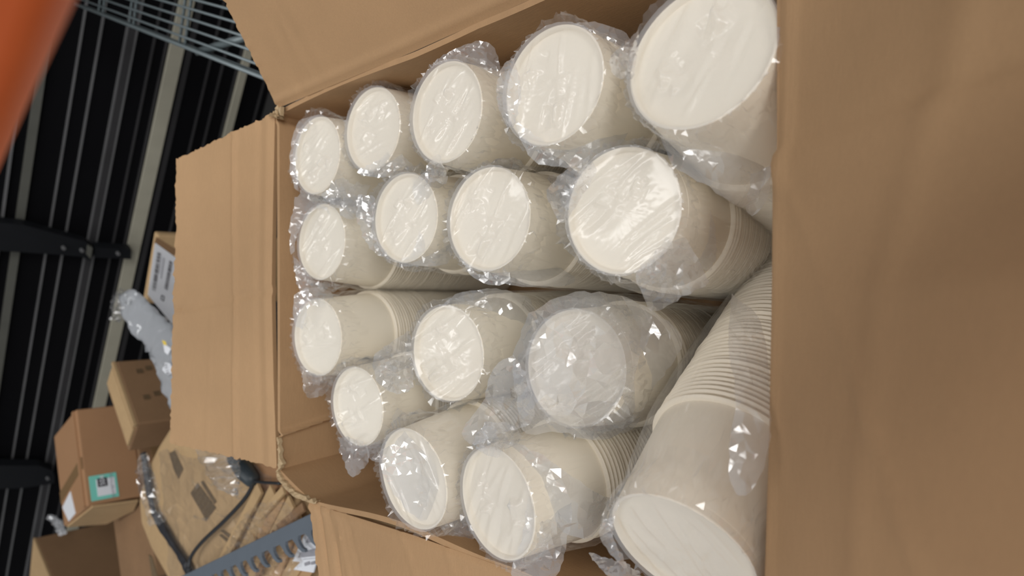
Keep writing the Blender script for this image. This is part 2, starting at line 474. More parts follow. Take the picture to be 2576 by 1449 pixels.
# ------------------------------------------------------------------ the open carton
RIM = 0.62
YF, YN = 0.716, 0.150
NEARZ = 0.645
carton = thing('open_carton', (0, 0.44, 0), 'large open brown carton filled with bagged white cup sleeves', 'carton')
fl, fr_ = on_z(699, 1187, RIM), on_z(697, 280, RIM)
lt = on_z(782, 1262, RIM); lm = on_z(1040, 1345, RIM); ln_ = on_z(1300, 1438, RIM)
left_rim = [fl, lt, lm, ln_, np.array([-0.222, YN, RIM])]
right_rim = [fr_, on_z(1040, 130, RIM), np.array([0.205, 0.40, RIM]), np.array([0.212, YN, RIM])]
down = lambda p, dx=0, dy=0, z=0.0: np.array([p[0] + dx, p[1] + dy, z])
wr = lambda a, b_: (lambda u, v: crease(v, a, 0.012, -0.003) + crease(v, b_, 0.02, 0.002) + 0.0015 * np.sin(u * 7 + v * 3))
sheet('side_panel', [fl, fr_], [down(fl, 0.05), down(fr_, -0.005)], M['kraft_in'], carton, 0.005, 220, 40,
      lambda u, v: crease(u - 0.16 * v, 0.105, 0.005, -0.007) + crease(u, 0.98, 0.012, 0.006) * (v < 0.2) + 0.002 * np.sin(u * 9) * v, side=1)
sheet('side_panel', left_rim, [down(fl, 0.05), down(lt, 0.04), down(lm, 0.01), down(ln_, 0.005), down(left_rim[-1], 0, -0.02)], M['kraft_in'], carton, 0.005, 70, 40,
      lambda u, v: 0.003 * np.sin(u * 13 + 2 * v) + crease(v, 0.25, 0.01, -0.002), side=-1)
sheet('side_panel', right_rim, [down(fr_, -0.005), down(right_rim[1], -0.002), down(right_rim[2]), down(right_rim[3], 0, -0.02)], M['kraft_in'], carton, 0.005, 60, 40,
      lambda u, v: 0.003 * np.sin(u * 8 + v), side=1)
nl_, nr_ = np.array([-0.222, YN, NEARZ]), np.array([0.212, YN, NEARZ])
sheet('side_panel', [nl_, nr_], [down(nl_, 0, -0.03), down(nr_, 0, -0.03)], M['kraft_in'], carton, 0.005, 30, 24,
      lambda u, v: -0.028 * np.clip(v / 0.12, 0, 1) * (v < 2), side=-1)
t = MB(); t.box((0, 0.42, 0.004), (0.17, 0, 0), (0, 0.26, 0), (0, 0, 0.004)); t.build('bottom_panel', M['kraft_in'], carton)
PADZ = 0.330
t = MB(); t.box((0.0, 0.425, PADZ - 0.003), (0.187, 0, 0), (0, 0.275, 0), (0, 0, 0.003)); t.build('layer_pad', M['kraft_in'], carton)

# far flap, folded out and a little raised
an = rad(10); nfl = np.array([0, -math.sin(an), math.cos(an)])
ff = lambda x, y: on_plane(x, y, fl, nfl)
def far_fn(u, v):
    return (crease(v, 0.36 + 0.008 * np.sin(u * 9), 0.016, 0.0030) + crease(v, 0.05, 0.03, 0.002) + crease(v, 0.13, 0.02, -0.0012) + crease(u - 0.03 * v, 0.50, 0.008, -0.0022)
            + crease(v - 0.1 * (u - 0.6), 0.60, 0.01, 0.0008) * (u > 0.55) + 0.0012 * np.sin(3 * u + 5 * v))
sheet('flap', [ff(692, 284), ff(689, 500), ff(686, 735), ff(690, 950), ff(697, 1178)],
      [ff(440, 402), ff(441, 560), ff(436, 735), ff(434, 930), ff(430, 1115)], M['kraft'], carton, 0.005, 90, 50, far_fn, side=-1, ragged=0.0011, seed=3)
# right flap, raised
an = rad(38); fd = nrm(right_rim[-1] - fr_); od = np.array([math.cos(an), 0, math.sin(an)]); nrf = nrm(np.cross(fd, od)); nrf = nrf if nrf[2] > 0 else -nrf
rf = lambda x, y: on_plane(x, y, fr_, nrf)
rA = [rf(700, 272), rf(1040, 130), fr_ + fd * 0.40, fr_ + fd * 0.555]
rB = [rf(700, 272) + (rf(555, 0) - rf(692, 268)) * 1.15, rf(700, 272) + (rf(555, 0) - rf(692, 268)) * 1.15 + fd * 0.30, rf(700, 272) + (rf(555, 0) - rf(692, 268)) * 1.15 + fd * 0.57]
sheet('flap', rA, rB, M['kraft'], carton, 0.005, 80, 50,
      lambda u, v: crease(u - 0.03 * v, 0.10, 0.006, -0.0012) + crease(u + 0.04 * v, 0.17, 0.008, -0.001) + crease(v, 0.06, 0.03, 0.0015) + 0.002 * np.sin(5 * u) * v, side=1, ragged=0.0008, seed=5)
# left flap, level
fdl = nrm(ln_ - lt); an = rad(6); od = np.array([-math.cos(an), 0, math.sin(an)]); nlf = nrm(np.cross(fdl, od)); nlf = nlf if nlf[2] > 0 else -nlf
lf = lambda x, y: on_plane(x, y, lt, nlf)
lA = [lf(778, 1264), lf(1040, 1346), lf(1310, 1442), lf(1310, 1442) + fdl * 0.18]
e_ = lf(800, 1449) - lf(776, 1266)
lB = [lf(776, 1266) + e_ * 1.9, lf(1040, 1346) + e_ * 1.9, lf(1310, 1442) + e_ * 1.9, lf(1310, 1442) + fdl * 0.18 + e_ * 1.9]
sheet('flap', lA, lB, M['kraft'], carton, 0.005, 110, 40,
      lambda u, v: sum(crease(u - k_ * v, c_, 0.0045, a_) for c_, k_, a_ in ((0.035, 0.01, -0.003), (0.075, 0.02, -0.003), (0.105, 0.03, 0.002), (0.14, 0.05, -0.0015), (0.32, 0.07, 0.001), (0.45, 0.02, 0.001))) + crease(v, 0.04, 0.03, 0.0015),
      side=-1, ragged=0.0009, seed=8)
# near flap, folded out towards the viewer
npl = [on_plane(x, y, (0, 0, NEARZ), (0, 0, 1)) for x, y in ((1968, -330), (1965, 0), (1959, 372), (1945, 396), (1943, 700), (1936, 1100), (1925, 1449), (1915, 1720))]
near_angle = np.radians([24, 28, 35, 36, 46, 49, 47, 45])  # twist shaped so the left part of the flap falls into shade
def near_fn(u, v):
    return (crease(u - 0.55 * v, 0.36, 0.015, 0.0012) + crease(v, 0.03, 0.02, 0.002) + 0.004 * np.sin(u * 5.5 + 1.0) * v + crease(v + 0.1 * u, 0.55, 0.05, 0.0015))
sheet('flap', npl, [p + np.array([0, -math.cos(a), math.sin(a)]) * 0.21 for p, a in zip(npl, near_angle)], M['kraft'], carton, 0.005, 90, 50, near_fn, side=1, ragged=0.0006, seed=11)
# torn corners
def ragged_strip(name, pts_a, pts_b, seed, amp=0.0008, mat='torn'):
    rng = np.random.default_rng(seed)
    A = spline(pts_a, 5); B = [a + (b_ - a) * 0.62 for a, b_ in zip(A, spline(pts_b, 5))]
    q = MB()
    v = []; f = []
    for a, b_ in zip(A, B):
        v += [a + rng.normal(0, amp * 0.5, 3), (a + b_) / 2 + rng.normal(0, amp, 3) + np.array([0, 0, 0.0008]), b_ + rng.normal(0, amp, 3)]
    m = len(v)
    v += [p - np.array([0, 0, 0.004]) for p in v]
    for i in range(len(A) - 1):
        for j in range(2):
            k0 = i * 3 + j
            f.append((k0, k0 + 1, k0 + 4, k0 + 3)); f.append((m + k0, m + k0 + 3, m + k0 + 4, m + k0 + 1))
        f.append((i * 3, i * 3 + 3, m + i * 3 + 3, m + i * 3)); f.append((i * 3 + 2, m + i * 3 + 2, m + i * 3 + 5, i * 3 + 5))
    q.add(v, f)
    return q.build(name, M[mat], carton)
zt = RIM + 0.003
tp = lambda *L: [on_z(x, y, zt) for x, y in L]
ragged_strip('torn_edge', tp((697, 1100), (699, 1140), (700, 1175), (694, 1190), (702, 1210), (716, 1228), (735, 1246), (760, 1258), (790, 1268)),
             tp((700, 1098), (706, 1135), (712, 1172), (704, 1186), (712, 1202), (728, 1218), (748, 1236), (772, 1246), (800, 1262)), 4)
ragged_strip('torn_edge', tp((690, 288), (692, 280), (698, 272), (706, 270)), tp((690, 300), (700, 304), (712, 298), (712, 280)), 9, 0.003)

# ------------------------------------------------------------------ cup sleeves
BASE_R, RIM_R, CUP_H, NEST = 0.0392, 0.0470, 0.068, 0.0037
def cup_mesh():
    """paper cup turned upside down: origin at its rim centre, recessed base at z = CUP_H"""
    prof = [(0.0, CUP_H - 0.0045), (0.030, CUP_H - 0.0045), (BASE_R - 0.0026, CUP_H - 0.0042), (BASE_R - 0.0022, CUP_H - 0.0008),
            (BASE_R - 0.0014, CUP_H), (BASE_R - 0.0003, CUP_H - 0.0006), (BASE_R, CUP_H - 0.002)]
    prof += [(RIM_R - 0.0032, 0.0030), (RIM_R - 0.0010, 0.0027), (RIM_R, 0.0016), (RIM_R - 0.0006, 0.0004), (RIM_R - 0.0020, 0.0), (RIM_R - 0.0036, 0.001)]
    N = 56; v = [(0, 0, prof[0][1])]; f = []
    for r, z in prof[1:]:
        v += [(r * math.cos(a), r * math.sin(a), z) for a in np.linspace(0, 2 * math.pi, N, endpoint=False)]
    for k in range(N): f.append((0, 1 + k, 1 + (k + 1) % N))
    for i in range(len(prof) - 2):
        for k in range(N):
            a, b_ = 1 + i * N + k, 1 + i * N + (k + 1) % N
            f.append((a, a + N, b_ + N, b_))
    me = bpy.data.meshes.new('cup'); me.from_pydata(v, [], f); me.materials.append(M['cup'])
    for p in me.polygons: p.use_smooth = True
    me.set_sharp_from_angle(angle=rad(45)); me.update()
    return me
CUP = cup_mesh()

def bag_mesh(L, sc, rng, slack=1.0, wrinkle=0.3, closed=False):
    """tight polythene sleeve around a stack of length L (local z, base up)"""
    N = 120; rows = []
    br = BASE_R * sc; rr = RIM_R * sc
    capn = 24
    RDG = [(rng.uniform(-1, 1) * br, rng.uniform(0.0022, 0.0052), rng.uniform(0.7, 2.0) * 1e-3 * rng.choice([1, 1, -0.6]), rng.normal(0, 0.12), rng.uniform(-0.7, 0.7) * br, rng.uniform(0.45, 1.3) * br) for _ in range(15)]
    PAT = [(rng.uniform(-0.45, 0.45) * br, rng.uniform(-0.45, 0.45) * br, rng.uniform(0.10, 0.28) * br, rng.normal(0, 0.35), rng.normal(0, 0.35)) for _ in range(6)]
    dirn = rng.uniform(-0.5, 0.5) + wrinkle
    ph = rng.uniform(0, 6, 4)
    for k in range(1, capn + 1):
        rows.append(('c', br * 1.02 * (k / capn) ** 0.9, L + 0.0015))
    for dz, dr in ((0.0015, 0.0035), (-0.003, 0.005), (-0.008, 0.0042), (-0.014, 0.003), (-0.021, 0.0022)):
        rows.append(('e', br + dr * slack, L + dz))
    for z in np.linspace(L - 0.03, 0.0, 26):
        t_ = min(1.0, (L - z) / (CUP_H * sc))
        rows.append(('s', br + (rr - br) * t_ + 0.0016, z))
    if closed:
        for q in (0.8, 0.5, 0.15): rows.append(('s', rr * q, -0.004 - 0.006 * (1 - q)))
    v = [(0, 0, L + 0.001)]; f = []
    for j, (kind, r, z) in enumerate(rows):
        for i in range(N):
            a = 2 * math.pi * (i + 0.5 * (j % 2)) / N
            if kind == 'c':
                a += rng.normal(0, 0.006); r_ = r + rng.normal(0, 0.0002) * r / br
                x, y = r_ * math.cos(a), r_ * math.sin(a)
                w = x * math.cos(dirn) + y * math.sin(dirn); w2 = -x * math.sin(dirn) + y * math.cos(dirn)
                hh = 0.0
                for w0_, wd_, am_, sl_, c0_, ln_2 in RDG:
                    q_ = abs(w - w0_ - sl_ * w2) / wd_
                    if q_ < 1: hh += am_ * (1 - q_) * max(0.0, 1 - ((w2 - c0_) / ln_2) ** 2)
                for px_, py_, pr_, gx_, gy_ in PAT:
                    dq_ = 1 - (abs(x - px_) + abs(y - py_) * 0.8) / pr_
                    if dq_ > 0: hh += min(1.0, dq_ * 2.5) * (gx_ * (x - px_) + gy_ * (y - py_) + 0.0004)
                kk = 1.0
                hh += 0.0006 * math.sin(w2 * 60 + ph[3]) * math.sin(w * 90 + ph[1])
                kk = min(1.0, r / (0.5 * br)) * min(1.0, max(0.0, (1.0 - r / br) / 0.34 + 0.06)); v.append((x, y, max(z + hh * kk * 1.3 + rng.normal(0, 0.00004) * kk, L - 0.002 + 0.0027 * min(1.0, max(0.0, (r / br - 0.45) / 0.45)))))
            elif kind == 'e':
                a += rng.normal(0, 0.02); big = slack * (0.0022 * (math.sin(3 * a + ph[0]) + math.sin(5 * a + ph[1])) )
                r_ = r + max(-0.0012, big) + abs(rng.normal(0, 0.0018)) * slack
                v.append((r_ * math.cos(a), r_ * math.sin(a), z + rng.normal(0, 0.0016)))
            else:
                puff = slack * 0.0022 * max(0.0, math.sin(2 * a + ph[2] + z * 12) + math.sin(3 * a + ph[3] - z * 20))
                r_ = r + puff + abs(rng.normal(0, 0.0003)) * slack
                a += rng.normal(0, 0.015)
                v.append((r_ * math.cos(a), r_ * math.sin(a), z + rng.normal(0, 0.0008)))
    for k in range(N): f.append((0, 1 + k, 1 + (k + 1) % N))
    for j in range(len(rows) - 1):
        for i in range(N):
            a, b_ = 1 + j * N + i, 1 + j * N + (i + 1) % N
            c, d = a + N, b_ + N
            if j % 2: f += [(a, c, d), (a, d, b_)]
            else: f += [(a, c, b_), (b_, c, d)]
    return v, f

def facet_fn(rng, amp, ks=(7, 14)):
    """crumpled film relief: sums of piecewise planar folds over the unit disc"""
    terms = []
    for q, K in enumerate(ks):
        for sgn in (1, -1):
            terms.append((sgn * amp / (1 + q), rng.normal(0, 1.0 * (1 + 0.8 * q), (K, 2)), rng.normal(0, 0.55, K)))
    def h(x, y):
        r = np.zeros_like(x)
        for a, g, b in terms:
            r += a * np.max(g[:, 0, None] * x.ravel() + g[:, 1, None] * y.ravel() + b[:, None], axis=0).reshape(x.shape)
        return r
    return h
def loose_film(outline, z0, rng, bulge=0.02, amp=0.004, ragged=0.05, thick=0.004, tilt=(0, 0), cell=None):
    """loose crumpled bag film hanging in front of (or beside) a sleeve; outline in photo pixels, z0 its distance"""
    O = np.array(spline([(x, y, 0) for x, y in list(outline) + [outline[0]]], 10))[:, :2]
    dd = np.r_[0, np.cumsum(np.linalg.norm(np.diff(O, axis=0), axis=1))]
    if cell is None: cell = float(np.clip((np.ptp(O[:, 0]) + np.ptp(O[:, 1])) / 30.0, 8.0, 21.0))
    n = max(16, int(dd[-1] / cell))
    t = np.linspace(0, dd[-1], n, endpoint=False)
    E_ = np.stack([np.interp(t, dd, O[:, 0]), np.interp(t, dd, O[:, 1])], 1)
    c = E_.mean(0); R_ = np.linalg.norm(E_ - c, axis=1).max()
    E_ = E_ + rng.normal(0, ragged * min(R_, 60), (n, 2))
    gx = np.arange(E_[:, 0].min(), E_[:, 0].max(), cell); gy = np.arange(E_[:, 1].min(), E_[:, 1].max(), cell)
    G = np.stack(np.meshgrid(gx, gy), -1).reshape(-1, 2); G = G + rng.uniform(-0.42, 0.42, G.shape) * cell
    near = np.min(np.linalg.norm(G[:, None] - E_[None], axis=2), axis=1) > cell * 0.55
    pts = np.vstack([E_, G[near]])
    vv, ee, ff_, *_ = delaunay_2d_cdt([Vector(p) for p in pts], [(i, (i + 1) % n) for i in range(n)], [], 1, 1e-4)
    P = np.array([q[:] for q in vv])
    x, y = (P[:, 0] - c[0]) / R_, (P[:, 1] - c[1]) / R_
    q2 = np.clip(x * x + y * y, 0, 1)
    z = z0 + bulge * (q2 - 0.5) + facet_fn(rng, amp)(x, y) + tilt[0] * x + tilt[1] * y + rng.normal(0, amp * 0.08, len(P))
    return [at(P[i, 0], P[i, 1], z[i]) for i in range(len(P))], [tuple(f_) for f_ in ff_]

# key: (photo centre of the base, major axis px, axis ratio, body direction deg, cups, scale, blend to upright, slack, label)
S = [
 ('A1', 796, 390, 196, .565, 11, 52, 1.0, .3, 1.0, 'bagged sleeve of white cups standing in the far right corner of the carton'),
 ('A2', 936, 325, 212, .62, 13, 52, 1.0, .3, 0.7, 'bagged cup sleeve second from the far corner along the right flap'),
 ('A3', 1120, 282, 255, .67, 15, 52, 1.0, .3, 0.6, 'bagged cup sleeve in the middle of the row along the right flap, film tuft above'),
 ('A4', 1388, 214, 308, .74, 31, 52, 1.0, .4, 0.7, 'bagged cup sleeve along the right flap, beside the biggest near sleeve'),
 ('A5', 1758, 135, 405, .70, 52, 44, 1.1, .3, 0.6, 'largest-looking bagged cup sleeve, nearest the viewer beside the right flap'),
 ('B1', 808, 608, 192, .6, 7, 60, 1.0, .3, 1.4, 'bagged cup sleeve against the far flap fold, left of the far right corner one'),
 ('B2', 1018, 548, 226, .72, 8, 52, 1.0, .4, 0.9, 'bagged cup sleeve second in the row right of the middle gap, glints on its base'),
 ('B3', 1227, 550, 264, .79, 14, 52, 1.0, .4, 0.8, 'bagged cup sleeve third in the row right of the middle gap, tightly creased film'),
 ('B4', 1563, 530, 324, .89, 25, 52, 1.0, .5, 0.8, 'big round bagged cup sleeve with a long gathered film tail in the carton middle'),
 ('C1', 797, 848, 195, .62, -4, 60, 1.0, .4, 0.9, 'bagged cup sleeve with bare ribbed rims at the far flap, left of the middle gap'),
 ('C2', 1124, 888, 242, .77, -10, 52, 1.0, .5, 0.9, 'bagged cup sleeve in the carton centre, left of the middle gap'),
 ('C3', 1445, 925, 295, .87, 0, 52, 1.0, .5, 1.2, 'bagged cup sleeve hidden under loose milky film left of the long tail'),
 ('D1', 898, 1022, 200, .62, -12, 52, 0.93, .3, 1.1, 'bagged cup sleeve furthest back along the left side wall, short film tail'),
 ('D2', 1038, 1205, 258, .51, -27, 52, 1.02, .55, 1.0, 'tilted bagged cup sleeve by the left flap, crumpled film over its base'),
 ('D3', 1250, 1265, 285, .52, -20, 52, 0.97, .4, 0.8, 'bagged cup sleeve by the left flap with a film tail hanging to the wall'),
 ('D4', 1712, 1385, 390, .5, -62, 56, 1.08, .0, 0.8, 'bagged cup sleeve lying slanted along the near wall, rims all showing'),
]
ROOT = {}
for key, cx, cy, mj, ra, ang, ncup, sc, blend, slack, label in S:
    rng = np.random.default_rng(sum(map(ord, key)) * 7)
    d = ray(cx, cy); z = FPX * 2 * BASE_R * sc / mj
    c = CAM + d * z
    dn = nrm(d)
    m = -UP * math.cos(rad(ang)) - RT * math.sin(rad(ang)); m = nrm(m - dn * m.dot(dn))
    body = dn * ra + m * math.sqrt(1 - ra * ra)
    body = nrm(body * (1 - blend) + np.array([0, 0.06, -1]) * blend)
    L = (CUP_H + NEST * (ncup - 1)) * sc
    bot = c + body * L
    ax = Vector(-body); rot = ax.to_track_quat('Z', 'Y').to_matrix()
    root = thing('cup_sleeve', bot, label, 'cups', 'bagged sleeves of cups in the carton', rot)
    ROOT[key] = (root, c, body, L, z)
    for k in range(ncup):
        o = bpy.data.objects.new('cup', CUP)
        COL.objects.link(o); o.parent = root
        o.location = (rng.normal(0, 0.0003), rng.normal(0, 0.0003), k * NEST * sc + rng.normal(0, 0.0002))
        o.scale = (sc, sc, sc)
    v, f = bag_mesh(L, sc, rng, slack, closed=(key == 'D4'))
    o = mesh('bag', v, f, M['film'], root, local=True)
    o.data.materials.append(M['film_cap'])
    zz_ = L - 0.002; r2_ = (BASE_R * sc * 1.03) ** 2
    for p_ in o.data.polygons:
        q_ = p_.center
        if q_[2] > zz_ and q_[0] ** 2 + q_[1] ** 2 < r2_: p_.material_index = 1; p_.use_smooth = True
    print('SLEEVE', key, c.round(3), body.round(2), bot.round(3))
def to_local(root, v):
    inv = np.array((Matrix.Translation(root.location) @ root.rotation_euler.to_matrix().to_4x4()).inverted())
    return (np.c_[np.asarray(v), np.ones(len(v))] @ inv.T)[:, :3]
def fold(key, outline, dz=-0.01, bulge=0.02, amp=0.003, seed=0, name='bag_fold', tilt=(0, 0), thick=0.004, ragged=0.03):
    root, c, body, L, z = ROOT[key]
    rng = np.random.default_rng(seed + 31 * sum(map(ord, key)) + int(outline[0][0]))
    v, f = loose_film(outline, z + dz, rng, bulge, amp * 1.9, ragged=ragged, tilt=tilt)
    return mesh(name, to_local(root, v), f, M['film_tail'], root, local=True)
def tail(key, x0, y0, x1, y1, w0, w1, dz0=-0.03, dz1=-0.02, amp=0.004):
    """short gathered end running from (x0, y0) to (x1, y1)"""
    d = nrm((x1 - x0, y1 - y0)); s_ = np.array([-d[1], d[0]])
    p0, p1 = np.array([x0, y0], float), np.array([x1, y1], float)
    pm_ = (p0 + p1) / 2; wm = (w0 + w1) / 2
    o = [p0 - s_ * w0 / 2, pm_ - s_ * wm * 0.42, p1 - s_ * w1 / 2, p1 + d * w1 * 0.10, p1 + s_ * w1 / 2, pm_ + s_ * wm * 0.45, p0 + s_ * w0 / 2]
    return fold(key, [tuple(q) for q in o], (dz0 + dz1) / 2, 0.012, amp * 0.7, int(x1), 'bag_tail', ragged=0.08)
tail('A1', 830, 470, 905, 515, 80, 100, -0.02, -0.01)
fold('A1', [(738, 330), (760, 300), (800, 292), (790, 310), (755, 350), (745, 420), (752, 480), (735, 450), (728, 390)], 0.004, 0.01, 0.002)
fold('A2', [(960, 400), (1000, 345), (1015, 390), (1040, 420), (1000, 445), (930, 445), (900, 430)], -0.008, 0.01, 0.002)
fold('A3', [(1085, 165), (1130, 130), (1215, 104), (1250, 135), (1258, 200), (1225, 215), (1190, 170), (1135, 158)], 0.008, 0.015, 0.003)
tail('A3', 1100, 395, 1092, 452, 30, 70, -0.02, -0.01)
fold('A4', [(1400, 72), (1480, 55), (1560, 75), (1585, 110), (1560, 180), (1520, 160), (1500, 110), (1450, 78)], 0.012, 0.02, 0.002)
fold('A4', [(1262, 170), (1290, 150), (1310, 230), (1290, 320), (1262, 290), (1248, 230)], -0.008, 0.01, 0.002)
fold('A4', [(1290, 300), (1400, 365), (1500, 300), (1520, 220), (1590, 280), (1560, 360), (1440, 420), (1340, 400)], 0.012, 0.02, 0.002)
fold('A5', [(1610, 70), (1600, 150), (1590, 200), (1545, 190), (1535, 150), (1560, 120)], -0.005, 0.02, 0.004)
fold('A5', [(1955, 130), (1950, 330), (1930, 500), (1880, 540), (1890, 420), (1910, 260), (1940, 180)], 0.03, 0.02, 0.003)
fold('A5', [(1660, 330), (1800, 320), (1900, 250), (1930, 420), (1880, 520), (1780, 470), (1690, 410)], 0.025, 0.03, 0.002)
fold('B1', [(742, 500), (770, 470), (820, 490), (860, 540), (800, 525), (755, 570), (735, 640), (728, 590)], 0.002, 0.01, 0.002)
fold('B1', [(736, 640), (752, 660), (790, 705), (830, 715), (800, 740), (762, 745), (745, 700)], 0.004, 0.01, 0.002)
fold('B1', [(760, 490), (850, 470), (930, 500), (950, 560), (900, 600), (860, 560), (800, 520)], 0.01, 0.02, 0.003)
fold('B2', [(1040, 440), (1085, 445), (1115, 462), (1085, 490), (1060, 520), (1040, 490)], -0.012, 0.01, 0.003)
fold('B2', [(900, 490), (945, 500), (940, 580), (985, 660), (930, 620), (900, 560)], 0.004, 0.01, 0.003)
fold('B2', [(1060, 560), (1100, 530), (1130, 590), (1130, 660), (1060, 670), (1000, 665), (1040, 630)], 0.0, 0.02, 0.002)
fold('B3', [(1320, 470), (1400, 440), (1440, 460), (1400, 560), (1380, 640), (1330, 600), (1345, 540)], 0.02, 0.02, 0.003)
fold('B3', [(1140, 620), (1210, 690), (1300, 650), (1420, 680), (1440, 715), (1320, 720), (1200, 705)], 0.012, 0.02, 0.002)
fold('B4', [(1645, 640), (1700, 570), (1740, 620), (1775, 690), (1780, 715), (1720, 745), (1650, 785), (1625, 760), (1600, 690)], -0.022, 0.02, 0.005, 3, 'bag_tail')
fold('B4', [(1420, 430), (1470, 400), (1500, 430), (1460, 500), (1420, 560), (1390, 530), (1375, 480)], -0.004, 0.02, 0.004)
fold('B4', [(1690, 400), (1760, 470), (1800, 580), (1790, 680), (1740, 640), (1720, 520)], 0.012, 0.02, 0.002)
fold('C1', [(755, 920), (800, 945), (835, 930), (830, 975), (790, 1002), (765, 985)], -0.004, 0.01, 0.004, 1, 'bag_tail')
fold('C1', [(740, 740), (790, 720), (835, 735), (830, 770), (780, 770), (760, 830), (738, 800)], 0.0, 0.01, 0.002)
fold('C1', [(850, 830), (900, 860), (985, 870), (960, 920), (880, 930), (835, 900)], 0.012, 0.01, 0.002)
fold('C2', [(1090, 790), (1150, 740), (1250, 725), (1340, 760), (1320, 840), (1260, 850), (1215, 830), (1180, 780)], 0.022, 0.03, 0.003)
fold('C2', [(1030, 830), (1040, 960), (1000, 990), (950, 960), (940, 900), (985, 860)], 0.0, 0.01, 0.005)
fold('C3', [(1330, 790), (1420, 742), (1520, 735), (1600, 760), (1640, 820), (1600, 930), (1590, 1060), (1500, 1108), (1400, 1085), (1320, 1090), (1300, 1000), (1290, 900)], -0.028, 0.045, 0.005, 2)
fold('C3', [(1560, 745), (1640, 780), (1715, 850), (1680, 930), (1640, 980), (1600, 1070), (1560, 1080), (1590, 930), (1610, 830)], 0.01, 0.03, 0.004)
fold('C3', [(1290, 890), (1330, 960), (1340, 1060), (1260, 1090), (1190, 1120), (1165, 1080), (1215, 1010), (1240, 930)], -0.02, 0.02, 0.006, 5, 'bag_tail')
fold('D1', [(850, 1100), (910, 1110), (930, 1150), (905, 1190), (885, 1200), (862, 1160)], -0.004, 0.01, 0.004, 1, 'bag_tail')
fold('D1', [(930, 930), (990, 905), (1030, 930), (1010, 980), (965, 1000), (950, 960)], 0.008, 0.01, 0.004)
fold('D1', [(920, 1120), (970, 1080), (1030, 1085), (990, 1110), (960, 1160), (925, 1150)], 0.0, 0.01, 0.003)
fold('D2', [(1020, 1085), (1100, 1180), (1130, 1260), (1080, 1310), (1030, 1290), (980, 1220), (960, 1150)], -0.012, 0.015, 0.003)
fold('D2', [(1090, 1300), (1150, 1290), (1205, 1270), (1200, 1330), (1190, 1360), (1140, 1350), (1110, 1335)], 0.02, 0.01, 0.004, 1, 'bag_tail')
fold('D2', [(1050, 1090), (1130, 1100), (1170, 1180), (1180, 1260), (1130, 1300), (1125, 1230), (1100, 1150)], 0.012, 0.02, 0.003)
fold('D3', [(1330, 1250), (1400, 1200), (1440, 1260), (1430, 1350), (1400, 1449), (1330, 1470), (1285, 1440), (1310, 1370)], -0.02, 0.02, 0.006, 3, 'bag_tail')
fold('D3', [(1230, 1130), (1290, 1110), (1400, 1170), (1500, 1240), (1540, 1260), (1500, 1340), (1440, 1350), (1370, 1290), (1310, 1220)], -0.01, 0.03, 0.004)
fold('D3', [(1225, 1060), (1290, 1070), (1330, 1130), (1270, 1150), (1215, 1140), (1190, 1110)], -0.005, 0.02, 0.005)
fold('D4', [(1540, 1300), (1560, 1260), (1540, 1340), (1580, 1430), (1540, 1400), (1510, 1350), (1515, 1310)], 0.004, 0.01, 0.003)
fold('D4', [(1585, 1420), (1620, 1460), (1560, 1470), (1510, 1430), (1480, 1390), (1530, 1405)], 0.015, 0.01, 0.003, 1, 'bag_tail')
fold('D4', [(1780, 1300), (1850, 1260), (1915, 1180), (1925, 1300), (1890, 1420), (1830, 1380)], -0.004, 0.02, 0.004)
fold('D4', [(1840, 740), (1910, 800), (1935, 950), (1930, 1150), (1870, 1250), (1830, 1180), (1850, 1000), (1830, 860)], -0.03, 0.03, 0.003, tilt=(0, -0.05))

# ------------------------------------------------------------------ the pile of parcels behind
def prism_carton(name, label, FRp, FLp, dvec, ztop, zbot, mat, group=None, cat='carton', faces_mat=None):
    """upright carton: front top right / front top left corners, depth vector"""
    FRp, FLp, dvec = np.asarray(FRp, float), np.asarray(FLp, float), np.asarray(dvec, float)
    c = (FRp + FLp + dvec) / 2
    t_ = thing(name, (c[0], c[1], zbot), label, cat, group)
    q = MB()
    ring = [np.array([*FRp, ztop]), np.array([*FLp, ztop]), np.array([*(FLp + dvec), ztop]), np.array([*(FRp + dvec), ztop])]
    q.prism(ring, (0, 0, zbot - ztop))
    bevel(q.build('body', mat, t_), 0.004, 2)
    return t_, np.array([*FRp, ztop]), np.array([*FLp, ztop]), np.array([*dvec, 0])
def flat(name, pts, mat, parent, n, th=0.0012):
    q = MB(); q.prism([np.asarray(p) + np.asarray(n) * th for p in pts], -np.asarray(n) * th * 1.5)
    return q.build(name, mat, parent)

# carton under the mint-labelled one
H = 0.45
fr1, fl1, dv1 = np.array([-.594, 3.98]) * H, np.array([-1.028, 3.785]) * H, np.array([-.19, .40]) * H
zt1, zb1 = CAMZ - H, CAMZ - H - 0.112
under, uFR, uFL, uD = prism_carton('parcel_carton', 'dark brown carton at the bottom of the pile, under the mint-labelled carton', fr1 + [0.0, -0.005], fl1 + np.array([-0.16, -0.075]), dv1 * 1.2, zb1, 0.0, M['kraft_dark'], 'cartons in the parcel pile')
un = nrm(np.cross(uFL - uFR, (0, 0, 1))); un = un if un[1] < 0 else -un
um = lambda s, zz: uFR + (uFL - uFR) * s + np.array([0, 0, zz - uFR[2]])
flat('tape', [um(0.0, 0.405), um(1.0, 0.39), um(1.0, 0.36), um(0.0, 0.375)], M['tape'], under, un)
mint, mFR, mFL, mD = prism_carton('parcel_carton', 'small reddish brown carton with a mint green label, top of the pile', fr1, fl1, dv1, zt1, zb1, M['kraft_red'], 'cartons in the parcel pile')
ex = nrm(mFL - mFR); mn = nrm(np.cross(ex, (0, 0, 1))); mn = mn if mn[1] < 0 else -mn
Wm = np.linalg.norm(mFL - mFR)
mp_ = lambda s, dz: mFR + ex * s * Wm + np.array([0, 0, -dz])
